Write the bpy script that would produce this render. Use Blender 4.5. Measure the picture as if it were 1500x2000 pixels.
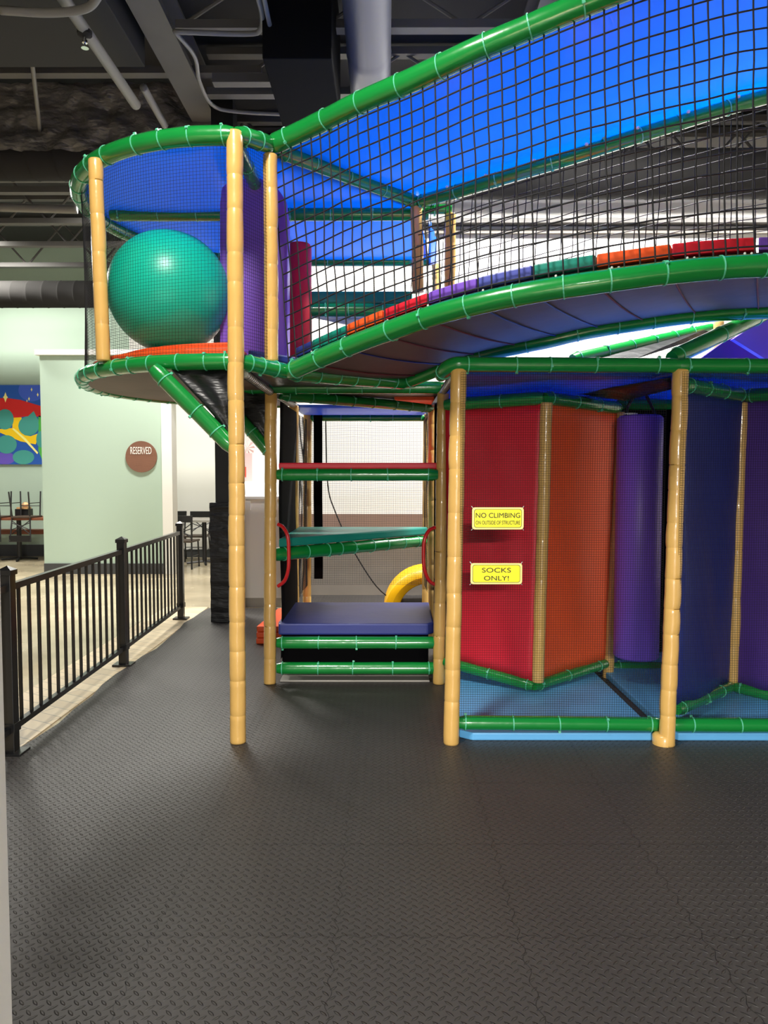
import bpy, bmesh, math, random
import numpy as np
from mathutils import Vector, Matrix, noise
R = random.Random(7)
for o in list(bpy.data.objects): bpy.data.objects.remove(o)
SC = bpy.context.scene; COL = SC.collection
# ------------------------------------------------------------------ camera
FPX, H = 1440.0, 1.534
PITCH = math.atan(75/FPX); YAW = math.atan(5/FPX)
cam = bpy.data.cameras.new('camera'); cam.sensor_fit = 'VERTICAL'; cam.sensor_height = 24; cam.lens = 24*FPX/2000
cam.clip_start = .05; cam.clip_end = 100
camo = bpy.data.objects.new('camera', cam); COL.objects.link(camo); SC.camera = camo
CR = Matrix.Rotation(YAW, 3, 'Z') @ Matrix.Rotation(math.pi/2-PITCH, 3, 'X')
camo.matrix_world = Matrix.Translation((0, 0, H)) @ CR.to_4x4()
def ray(px, py): return CR @ Vector(((px-750)/FPX, (1000-py)/FPX, -1))
def W(px, py, Y): d = ray(px, py); return Vector((0, 0, H)) + d*(Y/d.y)
def WZ(px, py, z): d = ray(px, py); return Vector((0, 0, H)) + d*((z-H)/d.z)
# ------------------------------------------------------------------ world, exposure, lamps
SC.view_settings.view_transform = 'Standard'; SC.view_settings.look = 'None'
SC.view_settings.exposure = 0.92; SC.view_settings.gamma = 1
w = bpy.data.worlds.new('world'); SC.world = w; w.use_nodes = True
w.node_tree.nodes['Background'].inputs[0].default_value = (.95, .97, 1, 1)
w.node_tree.nodes['Background'].inputs[1].default_value = .07
LAMPS = [  # x, y, z, sx, sy, watts, colour
    (-1.0, 1.9, 5.0, .5, .9, 135, (1, .95, .87)),
    (.2, -5.4, 2.8, 1.6, .6, 1450, (1, .96, .9)),
    (2.0, 6.0, 5.1, 1.2, .5, 235, (1, .98, .95)),
    (-3.0, 9.9, 5.1, 1.2, .6, 185, (1, .97, .9)),
    (-6.6, 11.2, 5.1, 1.2, .6, 250, (1, .97, .9)),
    (-3.0, 12.6, 4.2, .8, .4, 22, (1, .97, .9)),
    (3.5, 8.65, 5.05, 6.0, .2, 300, (1, .98, .95)),  # unseen strip added behind the right duct to brighten the white wall
    (-.5, 8.6, 5.05, 1.2, .3, 80, (1, .95, .88)),
]
for (x, y, z, sx, sy, wt, c) in LAMPS:
    L = bpy.data.lights.new('lamp', 'AREA'); L.shape = 'RECTANGLE'; L.size = sx; L.size_y = sy; L.energy = wt; L.color = c
    lo = bpy.data.objects.new('lamp_light', L); lo.location = (x, y, z-.03); COL.objects.link(lo)
# ------------------------------------------------------------------ materials
def lin(c):
    return tuple((v/255/12.92 if v/255 <= .04045 else ((v/255+.055)/1.055)**2.4) for v in c) + (1,)
def pm(name, c, rough=.5, coat=0, metal=0, bump=None, spec=.5, transl=None, var=0):
    m = bpy.data.materials.new(name); m.use_nodes = True; nt = m.node_tree; b = nt.nodes['Principled BSDF']
    b.inputs['Base Color'].default_value = lin(c); b.inputs['Roughness'].default_value = rough
    b.inputs['Metallic'].default_value = metal; b.inputs['Specular IOR Level'].default_value = spec
    b.inputs['Coat Weight'].default_value = coat; b.inputs['Coat Roughness'].default_value = .08
    tc = nt.nodes.new('ShaderNodeTexCoord')
    if var:
        n = nt.nodes.new('ShaderNodeTexNoise'); n.inputs['Scale'].default_value = 2.5; n.inputs['Detail'].default_value = 4
        nt.links.new(tc.outputs['Object'], n.inputs['Vector'])
        mx = nt.nodes.new('ShaderNodeMix'); mx.data_type = 'RGBA'
        mx.inputs[6].default_value = lin(tuple(max(0, v*(1-var)) for v in c)); mx.inputs[7].default_value = lin(tuple(min(255, v*(1+var)) for v in c))
        nt.links.new(n.outputs['Fac'], mx.inputs[0]); nt.links.new(mx.outputs[2], b.inputs['Base Color'])
    if bump:
        sc, st, dist = bump[:3]; scl = bump[3] if len(bump) > 3 else (1, 1, 1)
        mp = nt.nodes.new('ShaderNodeMapping'); mp.inputs['Scale'].default_value = scl
        n = nt.nodes.new('ShaderNodeTexNoise'); n.inputs['Scale'].default_value = sc; n.inputs['Detail'].default_value = 3
        bp = nt.nodes.new('ShaderNodeBump'); bp.inputs['Strength'].default_value = st; bp.inputs['Distance'].default_value = dist
        nt.links.new(tc.outputs['Object'], mp.inputs[0]); nt.links.new(mp.outputs[0], n.inputs['Vector'])
        nt.links.new(n.outputs['Fac'], bp.inputs['Height']); nt.links.new(bp.outputs[0], b.inputs['Normal'])
        if coat: nt.links.new(bp.outputs[0], b.inputs['Coat Normal'])
    if transl:
        t = nt.nodes.new('ShaderNodeBsdfTranslucent'); t.inputs[0].default_value = lin(transl[0])
        mx = nt.nodes.new('ShaderNodeMixShader'); mx.inputs[0].default_value = transl[1]
        nt.links.new(b.outputs[0], mx.inputs[1]); nt.links.new(t.outputs[0], mx.inputs[2])
        nt.links.new(mx.outputs[0], nt.nodes['Material Output'].inputs[0])
    return m
M = {}
M['green'] = pm('green_vinyl', (18, 134, 56), .25, .6, bump=(9, .25, .01))
M['tan'] = pm('tan_vinyl', (222, 178, 100), .3, .5, bump=(14, .35, .008))
M['tie'] = pm('mint_cable_tie', (92, 196, 158), .4)
M['net'] = pm('black_cord', (16, 16, 20), .7)
M['netf'] = pm('black_netting', (14, 14, 17), .8)
M['blue'] = pm('blue_vinyl', (30, 120, 225), .35, .1, transl=((35, 165, 255), .55))
M['blued'] = pm('dense_blue_vinyl', (30, 100, 215), .4, .1, transl=((30, 120, 235), .22))
M['seam'] = pm('dark_red_seam', (104, 34, 42), .7)
M['red'] = pm('red_vinyl', (218, 26, 50), .5, bump=(4, .2, .02))
M['orange'] = pm('orange_vinyl', (248, 92, 34), .5, bump=(4, .2, .02))
M['purple'] = pm('purple_vinyl', (126, 82, 204), .42, bump=(4, .15, .02))
M['dpurple'] = pm('deep_purple_vinyl', (74, 42, 132), .5, bump=(4, .2, .02))
M['navy'] = pm('navy_vinyl', (40, 52, 128), .4, bump=(5, .15, .02))
M['dnavy'] = pm('dark_navy_vinyl', (20, 38, 118), .5, bump=(4, .2, .02))
M['peri'] = pm('periwinkle_vinyl', (78, 88, 178), .4, bump=(5, .15, .02))
M['teal'] = pm('teal_vinyl', (20, 138, 122), .4, bump=(5, .15, .02))
M['ball'] = pm('teal_ball', (10, 196, 168), .36, 0, bump=(3, .05, .02))
M['blackf'] = pm('matte_black_cloth', (9, 9, 11), .95, spec=.1)
M['sleeve'] = pm('grey_sleeve', (196, 198, 192), .35, .3)
M['black'] = pm('black_vinyl', (22, 23, 26), .4, bump=(6, .5, .03, (1, 1, 3)))
M['belly'] = pm('grey_brown_vinyl', (100, 82, 76), .6, bump=(4, .3, .02), var=.15)
M['fence'] = pm('black_powder_coat', (14, 14, 15), .35, .2)
M['skyblue'] = pm('sky_blue_vinyl', (98, 176, 232), .45, bump=(5, .15, .02))
M['yellow'] = pm('yellow_plastic', (250, 190, 10), .35)
M['handle'] = pm('red_paint', (196, 24, 30), .3, .3)
M['signy'] = pm('sign_yellow', (248, 240, 22), .4)
M['cream'] = pm('sign_border', (246, 236, 150), .4)
M['ink'] = pm('black_ink', (18, 18, 14), .6)
M['mint'] = pm('mint_paint', (176, 197, 180), .8, bump=(60, .08, .003))
M['white'] = pm('white_paint', (234, 232, 226), .75, bump=(60, .08, .003))
M['trim'] = pm('white_trim', (240, 238, 232), .5)
M['wains'] = pm('brown_wall_panel', (128, 104, 92), .7, var=.1)
M['gwall'] = pm('grey_wall_panel', (118, 112, 104), .7, var=.1)
M['dbase'] = pm('charcoal_base', (62, 64, 66), .6)
M['steel'] = pm('painted_steel', (82, 80, 77), .6, var=.15)
M['duct'] = pm('duct_paint', (40, 39, 38), .85, spec=.15, bump=(3, .2, .02))
M['ductb'] = pm('blue_grey_duct', (66, 68, 80), .45)
M['deck'] = pm('black_deck', (28, 28, 28), .8)
M['foil'] = pm('black_plastic_sheet', (92, 89, 85), .35, bump=(5, .8, .08, (1, 1, 2)))
M['chrome'] = pm('chrome', (220, 220, 220), .15, metal=1)
M['wood'] = pm('brown_wood', (120, 66, 42), .5, bump=(10, .2, .01, (1, 12, 12)), var=.2)
M['signwood'] = pm('stained_wood', (122, 84, 66), .6, bump=(10, .2, .01, (1, 12, 12)), var=.12)
M['chairm'] = pm('black_metal', (26, 25, 26), .4)
M['lace'] = pm('white_lacing', (205, 208, 205), .5)
M['greyb'] = pm('grey_concrete', (150, 146, 138), .7, var=.1)
M['sill'] = pm('grey_sill', (150, 146, 138), .5, var=.1)
def emis(name, c, s):
    m = bpy.data.materials.new(name); m.use_nodes = True; b = m.node_tree.nodes['Principled BSDF']
    b.inputs['Emission Color'].default_value = c+(1,); b.inputs['Emission Strength'].default_value = s
    b.inputs['Base Color'].default_value = (.8, .8, .8, 1); return m
M['glow'] = emis('lamp_diffuser', (1, .97, .9), 4)
class NB:
    """small node-math builder"""
    def __init__(s, nt): s.nt = nt
    def m(s, op, a, b=None, c=None):
        n = s.nt.nodes.new('ShaderNodeMath'); n.operation = op
        for i, v in enumerate((a, b, c)):
            if v is None: continue
            if isinstance(v, (int, float)): n.inputs[i].default_value = v
            else: s.nt.links.new(v, n.inputs[i])
        return n.outputs[0]
def mat_foamtile():
    m = pm('black_foam_tile', (70, 66, 62), .5); nt = m.node_tree; b = nt.nodes['Principled BSDF']; B = NB(nt)
    tc = nt.nodes.new('ShaderNodeTexCoord'); sp = nt.nodes.new('ShaderNodeSeparateXYZ'); nt.links.new(tc.outputs['Object'], sp.inputs[0])
    X, Y = sp.outputs[0], sp.outputs[1]; cell = .040
    def layer(off, sg):
        fu = B.m('MULTIPLY', B.m('SUBTRACT', B.m('FRACT', B.m('ADD', B.m('DIVIDE', X, cell), off)), .5), sg)
        fv = B.m('SUBTRACT', B.m('FRACT', B.m('ADD', B.m('DIVIDE', Y, cell), off)), .5)
        a = B.m('MULTIPLY', B.m('ADD', fu, fv), .7071); c = B.m('MULTIPLY', B.m('SUBTRACT', fu, fv), .7071)
        e = B.m('ADD', B.m('POWER', B.m('DIVIDE', B.m('ABSOLUTE', a), .42), 2), B.m('DIVIDE', B.m('ABSOLUTE', c), .13))
        return B.m('MINIMUM', B.m('MAXIMUM', B.m('SUBTRACT', 1, e), 0), .6)
    h = B.m('MAXIMUM', layer(10, -1), layer(10.5, 1))
    def seam(P, Q, off):
        wob = B.m('MULTIPLY', B.m('SINE', B.m('MULTIPLY', Q, 62)), .008)
        t = B.m('FRACT', B.m('DIVIDE', B.m('ADD', B.m('ADD', P, wob), off), .61))
        dd = B.m('ABSOLUTE', B.m('SUBTRACT', t, .5))
        return B.m('LESS_THAN', dd, .0022)
    s = B.m('MAXIMUM', seam(X, Y, .78+.305+6.1), seam(Y, X, -2.98+.305+6.1))
    hh = B.m('SUBTRACT', h, B.m('MULTIPLY', s, 1.2))
    bp = nt.nodes.new('ShaderNodeBump'); bp.inputs['Strength'].default_value = 1; bp.inputs['Distance'].default_value = .013
    nt.links.new(hh, bp.inputs['Height']); nt.links.new(bp.outputs[0], b.inputs['Normal'])
    n = nt.nodes.new('ShaderNodeTexNoise'); n.inputs['Scale'].default_value = 1.2; n.inputs['Detail'].default_value = 5
    nt.links.new(tc.outputs['Object'], n.inputs['Vector'])
    mx = nt.nodes.new('ShaderNodeMix'); mx.data_type = 'RGBA'; mx.inputs[6].default_value = lin((45, 43, 42)); mx.inputs[7].default_value = lin((60, 57, 55))
    nt.links.new(n.outputs['Fac'], mx.inputs[0])
    m2 = nt.nodes.new('ShaderNodeMix'); m2.data_type = 'RGBA'; m2.inputs[7].default_value = lin((22, 20, 19))
    nt.links.new(mx.outputs[2], m2.inputs[6]); nt.links.new(s, m2.inputs[0]); nt.links.new(m2.outputs[2], b.inputs['Base Color'])
    return m
M['foam'] = mat_foamtile()
def mat_concrete():
    m = pm('polished_concrete', (176, 162, 134), .22, .25); nt = m.node_tree; b = nt.nodes['Principled BSDF']
    tc = nt.nodes.new('ShaderNodeTexCoord'); n = nt.nodes.new('ShaderNodeTexNoise'); n.inputs['Scale'].default_value = 1.6; n.inputs['Detail'].default_value = 8
    nt.links.new(tc.outputs['Object'], n.inputs['Vector'])
    r = nt.nodes.new('ShaderNodeValToRGB'); r.color_ramp.elements[0].position = .3; r.color_ramp.elements[1].position = .7
    r.color_ramp.elements[0].color = lin((164, 150, 124)); r.color_ramp.elements[1].color = lin((190, 177, 148))
    nt.links.new(n.outputs['Fac'], r.inputs[0]); nt.links.new(r.outputs[0], b.inputs['Base Color'])
    rr = B = NB(nt).m('MULTIPLY_ADD', n.outputs['Fac'], .25, .12); nt.links.new(rr, b.inputs['Roughness'])
    return m
M['concrete'] = mat_concrete()
def mat_tile():
    m = pm('beige_tile', (205, 186, 152), .4); nt = m.node_tree; b = nt.nodes['Principled BSDF']
    tc = nt.nodes.new('ShaderNodeTexCoord'); br = nt.nodes.new('ShaderNodeTexBrick')
    mp = nt.nodes.new('ShaderNodeMapping'); mp.inputs['Rotation'].default_value = (0, 0, .5)
    br.inputs['Color1'].default_value = lin((208, 190, 158)); br.inputs['Color2'].default_value = lin((190, 170, 138)); br.inputs['Mortar'].default_value = lin((150, 138, 118))
    br.inputs['Scale'].default_value = 3; br.inputs['Mortar Size'].default_value = .012; br.inputs['Brick Width'].default_value = 1.2; br.inputs['Row Height'].default_value = .35
    nt.links.new(tc.outputs['Object'], mp.inputs[0]); nt.links.new(mp.outputs[0], br.inputs[0]); nt.links.new(br.outputs[0], b.inputs['Base Color'])
    return m
M['tile'] = mat_tile()
# ------------------------------------------------------------------ mesh helpers
class MB:
    def __init__(s): s.v = []; s.f = []
    def add(s, vs, fs):
        o = len(s.v); s.v += [tuple(p) for p in vs]; s.f += [tuple(i+o for i in f) for f in fs]; return s
    def box(s, a, b):
        x0, y0, z0 = a; x1, y1, z1 = b
        return s.add([(x0,y0,z0),(x1,y0,z0),(x1,y1,z0),(x0,y1,z0),(x0,y0,z1),(x1,y0,z1),(x1,y1,z1),(x0,y1,z1)],
                     [(0,3,2,1),(4,5,6,7),(0,1,5,4),(1,2,6,5),(2,3,7,6),(3,0,4,7)])
    def prism(s, poly, z0, z1):
        n = len(poly)
        ar = sum(poly[i][0]*poly[(i+1) % n][1]-poly[(i+1) % n][0]*poly[i][1] for i in range(n))
        if ar < 0: poly = poly[::-1]
        vs = [(p[0], p[1], z0) for p in poly]+[(p[0], p[1], z1) for p in poly]
        return s.add(vs, [tuple(range(n))[::-1], tuple(range(n, 2*n))]+[(i, (i+1) % n, n+(i+1) % n, n+i) for i in range(n)])
    def slab(s, pts, t):
        """planar polygon given as 3-D points, thickened by t along its normal"""
        P = [Vector(p) for p in pts]; n = (P[1]-P[0]).cross(P[2]-P[0]).normalized()*t; k = len(P)
        vs = P+[p+n for p in P]
        return s.add(vs, [tuple(range(k))[::-1], tuple(range(k, 2*k))]+[(i, (i+1) % k, k+(i+1) % k, k+i) for i in range(k)])
    def tube(s, pts, r, sides=12, cap=True):
        P = np.array([tuple(p) for p in pts], float); n = len(P)
        rr = np.full(n, r) if np.isscalar(r) else np.array(r, float)
        T = np.gradient(P, axis=0); T /= np.linalg.norm(T, axis=1)[:, None]+1e-12
        up = np.array([0, 0, 1.]) if abs(T[0][2]) < .9 else np.array([0, 1., 0])
        N = np.cross(T[0], up); N /= np.linalg.norm(N); vs = []
        a = np.arange(sides)*2*math.pi/sides
        for i in range(n):
            N = N-T[i]*N.dot(T[i]); N /= np.linalg.norm(N); Bn = np.cross(T[i], N)
            vs.append(P[i]+rr[i]*(np.cos(a)[:, None]*N+np.sin(a)[:, None]*Bn))
        vs = np.concatenate(vs).tolist(); fs = []
        for i in range(n-1):
            for j in range(sides):
                k = (j+1) % sides; fs.append((i*sides+j, i*sides+k, (i+1)*sides+k, (i+1)*sides+j))
        if cap: fs.append(tuple(range(sides))[::-1]); fs.append(tuple((n-1)*sides+j for j in range(sides)))
        return s.add(vs, fs)
    def lathe(s, prof, c=(0, 0, 0), n=24):
        """prof = [(r,z)...] around z through c"""
        vs = []; fs = []
        for r, z in prof:
            for j in range(n): a = 2*math.pi*j/n; vs.append((c[0]+r*math.cos(a), c[1]+r*math.sin(a), c[2]+z))
        for i in range(len(prof)-1):
            for j in range(n): k = (j+1) % n; fs.append((i*n+j, i*n+k, (i+1)*n+k, (i+1)*n+j))
        fs.append(tuple(range(n))[::-1]); fs.append(tuple((len(prof)-1)*n+j for j in range(n)))
        return s.add(vs, fs)
    def build(s, name, mat, parent=None, smooth=False, bevel=0, solid=0):
        me = bpy.data.meshes.new(name); me.from_pydata(s.v, [], s.f); me.materials.append(mat)
        if bevel:
            bm = bmesh.new(); bm.from_mesh(me); bmesh.ops.recalc_face_normals(bm, faces=bm.faces)
            bmesh.ops.bevel(bm, geom=[e for e in bm.edges if len(e.link_faces) == 2 and e.calc_face_angle(0) > .5], offset=bevel, segments=2, affect='EDGES', profile=.6)
            bm.to_mesh(me); bm.free()
        if smooth:
            me.polygons.foreach_set('use_smooth', [True]*len(me.polygons))
            if smooth != 2: me.set_sharp_from_angle(angle=.9)
        me.update(); o = bpy.data.objects.new(name, me); COL.objects.link(o)
        if solid: md = o.modifiers.new('s', 'SOLIDIFY'); md.thickness = solid; md.offset = 0
        attach(o, parent); return o
def attach(o, parent):
    if parent is not None:
        o.parent = parent
        if parent.type == 'EMPTY': o.matrix_parent_inverse = Matrix.Translation(-Vector(parent.location))
def thing(name, label, cat, loc=(0, 0, 0), group=None):
    o = bpy.data.objects.new(name, None); COL.objects.link(o); o.location = loc; o.empty_display_size = .1
    o['label'] = label; o['category'] = cat
    if group: o['group'] = group
    return o
def tag(o, label=None, cat=None, group=None, kind=None):
    if label: o['label'] = label
    if cat: o['category'] = cat
    if group: o['group'] = group
    if kind: o['kind'] = kind
    return o
def grid(F, nu, nv):
    mb = MB(); vs = [F(i/nu, j/nv) for j in range(nv+1) for i in range(nu+1)]
    fs = [(j*(nu+1)+i, j*(nu+1)+i+1, (j+1)*(nu+1)+i+1, (j+1)*(nu+1)+i) for j in range(nv) for i in range(nu)]
    return mb.add(vs, fs)
def net(name, F, nu, nv, r, su, sv, parent, mat='netf', sides=3, jit=0):
    """cords of a knotted net over the surface F(u,v): nu columns, nv rows"""
    if name == 'net': name = PFX+'_net'
    mb = MB()
    for i in range(nu+1):
        u = i/nu; mb.tube([F(u, k/sv) for k in range(sv+1)], r, sides, False)
    for j in range(nv+1):
        v = j/nv; mb.tube([F(k/su, v) for k in range(su+1)], r, sides, False)
    return mb.build(name, M[mat], parent, smooth=2)
def interp(pts, t):
    """catmull-rom through pts, t in 0..1 by arc length of control polygon"""
    P = [Vector(p) for p in pts]; L = [0]
    for a, b in zip(P, P[1:]): L.append(L[-1]+(b-a).length)
    s = min(max(t, 0), 1)*L[-1]; i = 0
    while i < len(P)-2 and s > L[i+1]: i += 1
    f = (s-L[i])/(L[i+1]-L[i]); p1, p2 = P[i], P[i+1]
    p0 = P[i-1] if i else p1*2-p2; p3 = P[i+2] if i+2 < len(P) else p2*2-p1
    return .5*((2*p1)+(-p0+p2)*f+(2*p0-5*p1+4*p2-p3)*f*f+(-p0+3*p1-3*p2+p3)*f*f*f)
def plen(pts): return sum((Vector(b)-Vector(a)).length for a, b in zip(pts, pts[1:]))
TIE = {}
def tie_mesh(r):
    k = round(r, 3)
    if k not in TIE:
        mb = MB(); n = 20; q = 4; c = .0035
        vs = []; fs = []
        for i in range(n):
            a = 2*math.pi*i/n; d = Vector((math.cos(a), math.sin(a), 0))
            for j in range(q):
                b = 2*math.pi*j/q+.785; vs.append(d*(k+.002+c*.7*math.cos(b))+Vector((0, 0, c*1.3*math.sin(b))))
        for i in range(n):
            for j in range(q): fs.append((i*q+j, ((i+1) % n)*q+j, ((i+1) % n)*q+(j+1) % q, i*q+(j+1) % q))
        mb.add(vs, fs); mb.box((-.007, k, -.007), (.007, k+.012, .007))
        me = bpy.data.meshes.new('cable_tie'); me.from_pydata(mb.v, [], mb.f); me.materials.append(M['tie']); TIE[k] = me
    return TIE[k]
PFX = 'tower'
def rail(pts, r, parent, tie=.24, mat='green', name=None, off=.06, label=None, rough=.0015, jit=.25):
    name = name or PFX+'_rail'; L = plen(pts); n = max(6, int(L/.04)); P = [interp(pts, i/n) for i in range(n+1)]
    rr = [r*(1+.03*noise.noise(Vector((p.x*9, p.y*9, p.z*9)))) for p in P]
    ends = min(.03, L/8)
    rr[0] *= .8; rr[-1] *= .8
    o = MB().tube(P, rr, 16).build(name, M[mat], parent, smooth=True)
    if label: o['label'] = label
    if tie:
        s = off
        while s < L-.03:
            t = s/L; p = interp(pts, t); d = (interp(pts, min(1, t+.01))-interp(pts, max(0, t-.01))).normalized()
            q = d.to_track_quat('Z', 'Y'); tl = Vector((R.uniform(-.05, .05), R.uniform(-.05, .05), 1)).to_track_quat('Z', 'Y')
            c = bpy.data.objects.new('cable_tie', tie_mesh(r)); COL.objects.link(c); c.parent = o
            c.matrix_local = Matrix.Translation(p) @ (q @ tl).to_matrix().to_4x4()
            s += tie*R.uniform(1-jit, 1+jit)
    return o
def post(a, b, r, parent, seg=.2, mat='tan', name=None, label=None):
    name = name or PFX+'_post'
    a = Vector(a); b = Vector(b); L = (b-a).length; js = [0]; s = 0
    while s < L-seg*.5: s += seg*R.uniform(.8, 1.25); js.append(min(s, L))
    js[-1] = L; P = []; rr = []
    for s0, s1 in zip(js, js[1:]):
        k = R.uniform(-.02, .03); d = s1-s0; lean = Vector((R.uniform(-.003, .003), R.uniform(-.003, .003), 0))
        for f, q in ((0, .955), (.008/d, 1.0), (.2, 1.01+k), (.5, 1.01+k), (.8, 1.0+k*.5), (1-.008/d, .995), (1-.002/d, .955)):
            P.append(a+(b-a)*((s0+d*f)/L)+lean*math.sin(math.pi*min(1, f))); rr.append(r*q)
    o = MB().tube(P, rr, 20).build(name, M[mat], parent, smooth=2)
    if label: o['label'] = label
    return o
def lerp(a, b, t): return Vector(a)*(1-t)+Vector(b)*t
Y1, Y2, Y3, Y4 = 4.19, 5.387, 6.61, 7.83
XL, XR = -.845, .377
# ================================================================== SETTING
def struct(mb, name, mat, **k): return tag(mb.build(name, M[mat], **k), kind='structure')
struct(MB().box((-13, -6, -.1), (8.5, 14, -.012)), 'floor', 'concrete')
struct(MB().box((-2.55, -3, -.0119), (-2.06, 8.45, -.004)), 'floor_tile_strip', 'tile')
struct(MB().box((-13, 13.8, -.1), (-4.7, 14, 5.75)), 'wall_back', 'mint')
struct(MB().box((-13, 13.76, -.012), (-4.7, 13.8, .2)), 'baseboard_back', 'dbase')
struct(MB().box((-4.7, 13.6, -.1), (-1.0, 13.8, 5.75)), 'wall_back_room', 'white')
struct(MB().box((-4.7, 13.57, -.012), (-1.0, 13.6, .13)), 'baseboard_back_room', 'dbase')
# mint partition with a door opening
px0 = W(82, 900, 11.3).x; px1 = W(317, 900, 11.3).x; ptop = W(200, 694, 11.3).z; dtop = W(330, 782, 11.3).z
mbp = MB().box((px0, 11.3, -.012), (px1, 11.5, ptop)); mbp.box((px1, 11.3, dtop), (-1.3, 11.5, ptop))
struct(mbp, 'wall_partition', 'mint')
struct(MB().box((px0, 11.28, -.012), (px1, 11.3, .15)), 'baseboard_partition', 'dbase')
struct(MB().box((px0-.05, 11.24, ptop), (-1.3, 11.56, ptop+.08)), 'trim_1', 'trim')
cx1 = W(337, 900, 11.3).x
mbt = MB().box((px1, 11.27, -.012), (cx1, 11.53, dtop+.0)); mbt.box((px1, 11.27, dtop-.0), (-1.3, 11.299, dtop+.03))
struct(mbt, 'trim_2', 'trim')
# right rear wall
struct(MB().box((-1.9, 9.3, -.1), (8.4, 9.5, 5.75)), 'wall_rear', 'white')
z1 = W(700, 1004, 9.28).z; z2 = W(700, 1062, 9.28).z
struct(MB().box((-1.35, 9.27, z2), (8.4, 9.3, z1)), 'trim_3', 'wains')
struct(MB().box((-1.35, 9.275, -.012), (8.4, 9.3, z2)), 'trim_4', 'gwall')
za = W(1100, 428, 9.2).z; zb = W(1100, 437, 9.2).z; zc = W(1100, 446, 9.2).z; zd = W(1100, 453, 9.2).z
struct(MB().box((.2, 9.15, zb), (8.4, 9.3, za)), 'trim_5', 'steel')
struct(MB().box((.2, 9.24, zd), (8.4, 9.3, zc)), 'trim_6', 'gwall')
# near door jamb at the left edge of the picture
jx = WZ(7, 1500, .5); jY = 1.3; jx = W(5, 1300, jY).x
struct(MB().box((jx-.16, .1, -.012), (jx, jY, 2.7)), 'wall_left', 'white')
# side and front shell of the hall
struct(MB().box((8.4, -6, -.1), (8.6, 9.5, 5.75)), 'wall_right', 'white')
# ceiling: deck with joists and girders
ceil = struct(MB().box((-13, -6, 5.72), (8.6, 14, 5.85)), 'ceiling', 'deck')
def joist(Y, zb, x0=-12, x1=8, zt=5.6, cw=.05, ch=.07, pitch=.6, mat='steel'):
    mb = MB().box((x0, Y-cw, zb), (x1, Y+cw, zb+ch)).box((x0, Y-cw, zt), (x1, Y+cw, zt+ch))
    o = mb.build('joist_chord', M[mat], ceil); mb = MB(); x = x0+R.uniform(0, .3); up = False
    while x+pitch < x1:
        a, b = (zb+ch*.5, zt+ch*.5) if not up else (zt+ch*.5, zb+ch*.5)
        mb.tube([(x, Y, a), (x+pitch, Y, b)], .016, 6); x += pitch; up = not up
    w_ = mb.build('joist_web', M[mat], o); return o
for Y, zb in ((12.3, 4.92), (11.2, 4.92), (10.2, 4.92), (9.1, 4.92), (8.8, 4.95), (7.42, 5.22), (6.35, 5.22), (4.4, 5.22)):
    if Y > 9.3: joist(Y, zb, x1=-2.2)
    else: joist(Y, zb, x0=-12 if Y > 8 else -1.75)
g = MB()
for Xg, wg in ((-1.93, .13), (-.75, .09), (1.3, .09)):
    g = MB().box((Xg-wg, -1, 5.26), (Xg+wg, 9.2, 5.29)).box((Xg-.01, -1, 5.29), (Xg+.01, 9.2, 5.6)).box((Xg-wg, -1, 5.57), (Xg+wg, 9.2, 5.6))
    g.build('girder', M['steel'], ceil)
# wide flange cross beams
for Yc, x0, x1, zz, hh in ((5.45, -9, -2.1, 4.955, .12), (7.3, -9, -1.2, 5.36, .07), (7.0, -1.6, -.5, 5.12, .08)):
    MB().box((x0, Yc-.05, zz), (x1, Yc+.05, zz+hh)).build('cross_beam', M['steel'], ceil)
# ================================================================== FLOOR MAT
edge = []
for i in range(40):
    y = -2.5+i*(8.35+2.5)/39; edge.append((-2.05+.025*math.sin(y*3.1)+.012*math.sin(y*9), y))
poly = edge+[(-1.15, 8.35), (-1.15, 9.26), (4.5, 9.26), (4.5, -2.5)]
mat_o = MB().prism(poly, -.011, 0).build('foam_floor_mat', M['foam'])
tag(mat_o, 'dark grey interlocking foam floor mat with diamond tread covering the play area floor', 'floor mat')
# ================================================================== ROUND LOOKOUT TOWER
zU = W(455, 264, Y1).z; zL = W(455, 706, Y1).z
CX, CY, CRR = -.90, Y1+1.22, 1.22
def arc(t, r=CRR, z=0):     # t 0 at the front column, 1 at the back
    a = math.radians(-87.4-182.6*t+0); return Vector((CX+r*math.cos(a), CY+r*math.sin(a), z))
A0 = WZ(465, 1450, 0); A1 = W(458, 258, Y1)
P1 = W(529, 283, 4.43)
tower = thing('play_structure', 'indoor climbing frame with tan padded posts, green rails, black nets and blue roofs', 'play structure', (A0.x, A0.y, 0))
post(A0, A1, .0455, tower, .2)
post(W(202, 705, 4.43), W(186, 312, 4.43), .041, tower, .22)
post(W(530, 706, 4.43), W(528, 302, 4.43), .042, tower, .21)
up = [arc(i/14, CRR, zU) for i in range(15)]
rail(up, .053, tower, .22)
lowp = [arc(i/14, CRR, zL) for i in range(15)]
rail(lowp, .047, tower, .15)
rail([W(462, 262, Y1), P1+Vector((0, 0, 0))], .05, tower, .12)
rail([W(470, 706, Y1+.02), W(565, 727, 4.47)], .047, tower, .1)
# depth beam and cross beams under the roof
rail([(XL, Y1, zU-.02), (XL, Y2, zU-.02), (XL, Y3, zU-.02)], .042, tower, .3)
rail([(-1.98, Y2, zU-.02), (.3, Y2, zU-.02)], .045, tower, .35)
rail([(CX, CY+CRR, zU), (.40, Y3+.02, zU)], .042, tower, .35)
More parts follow.
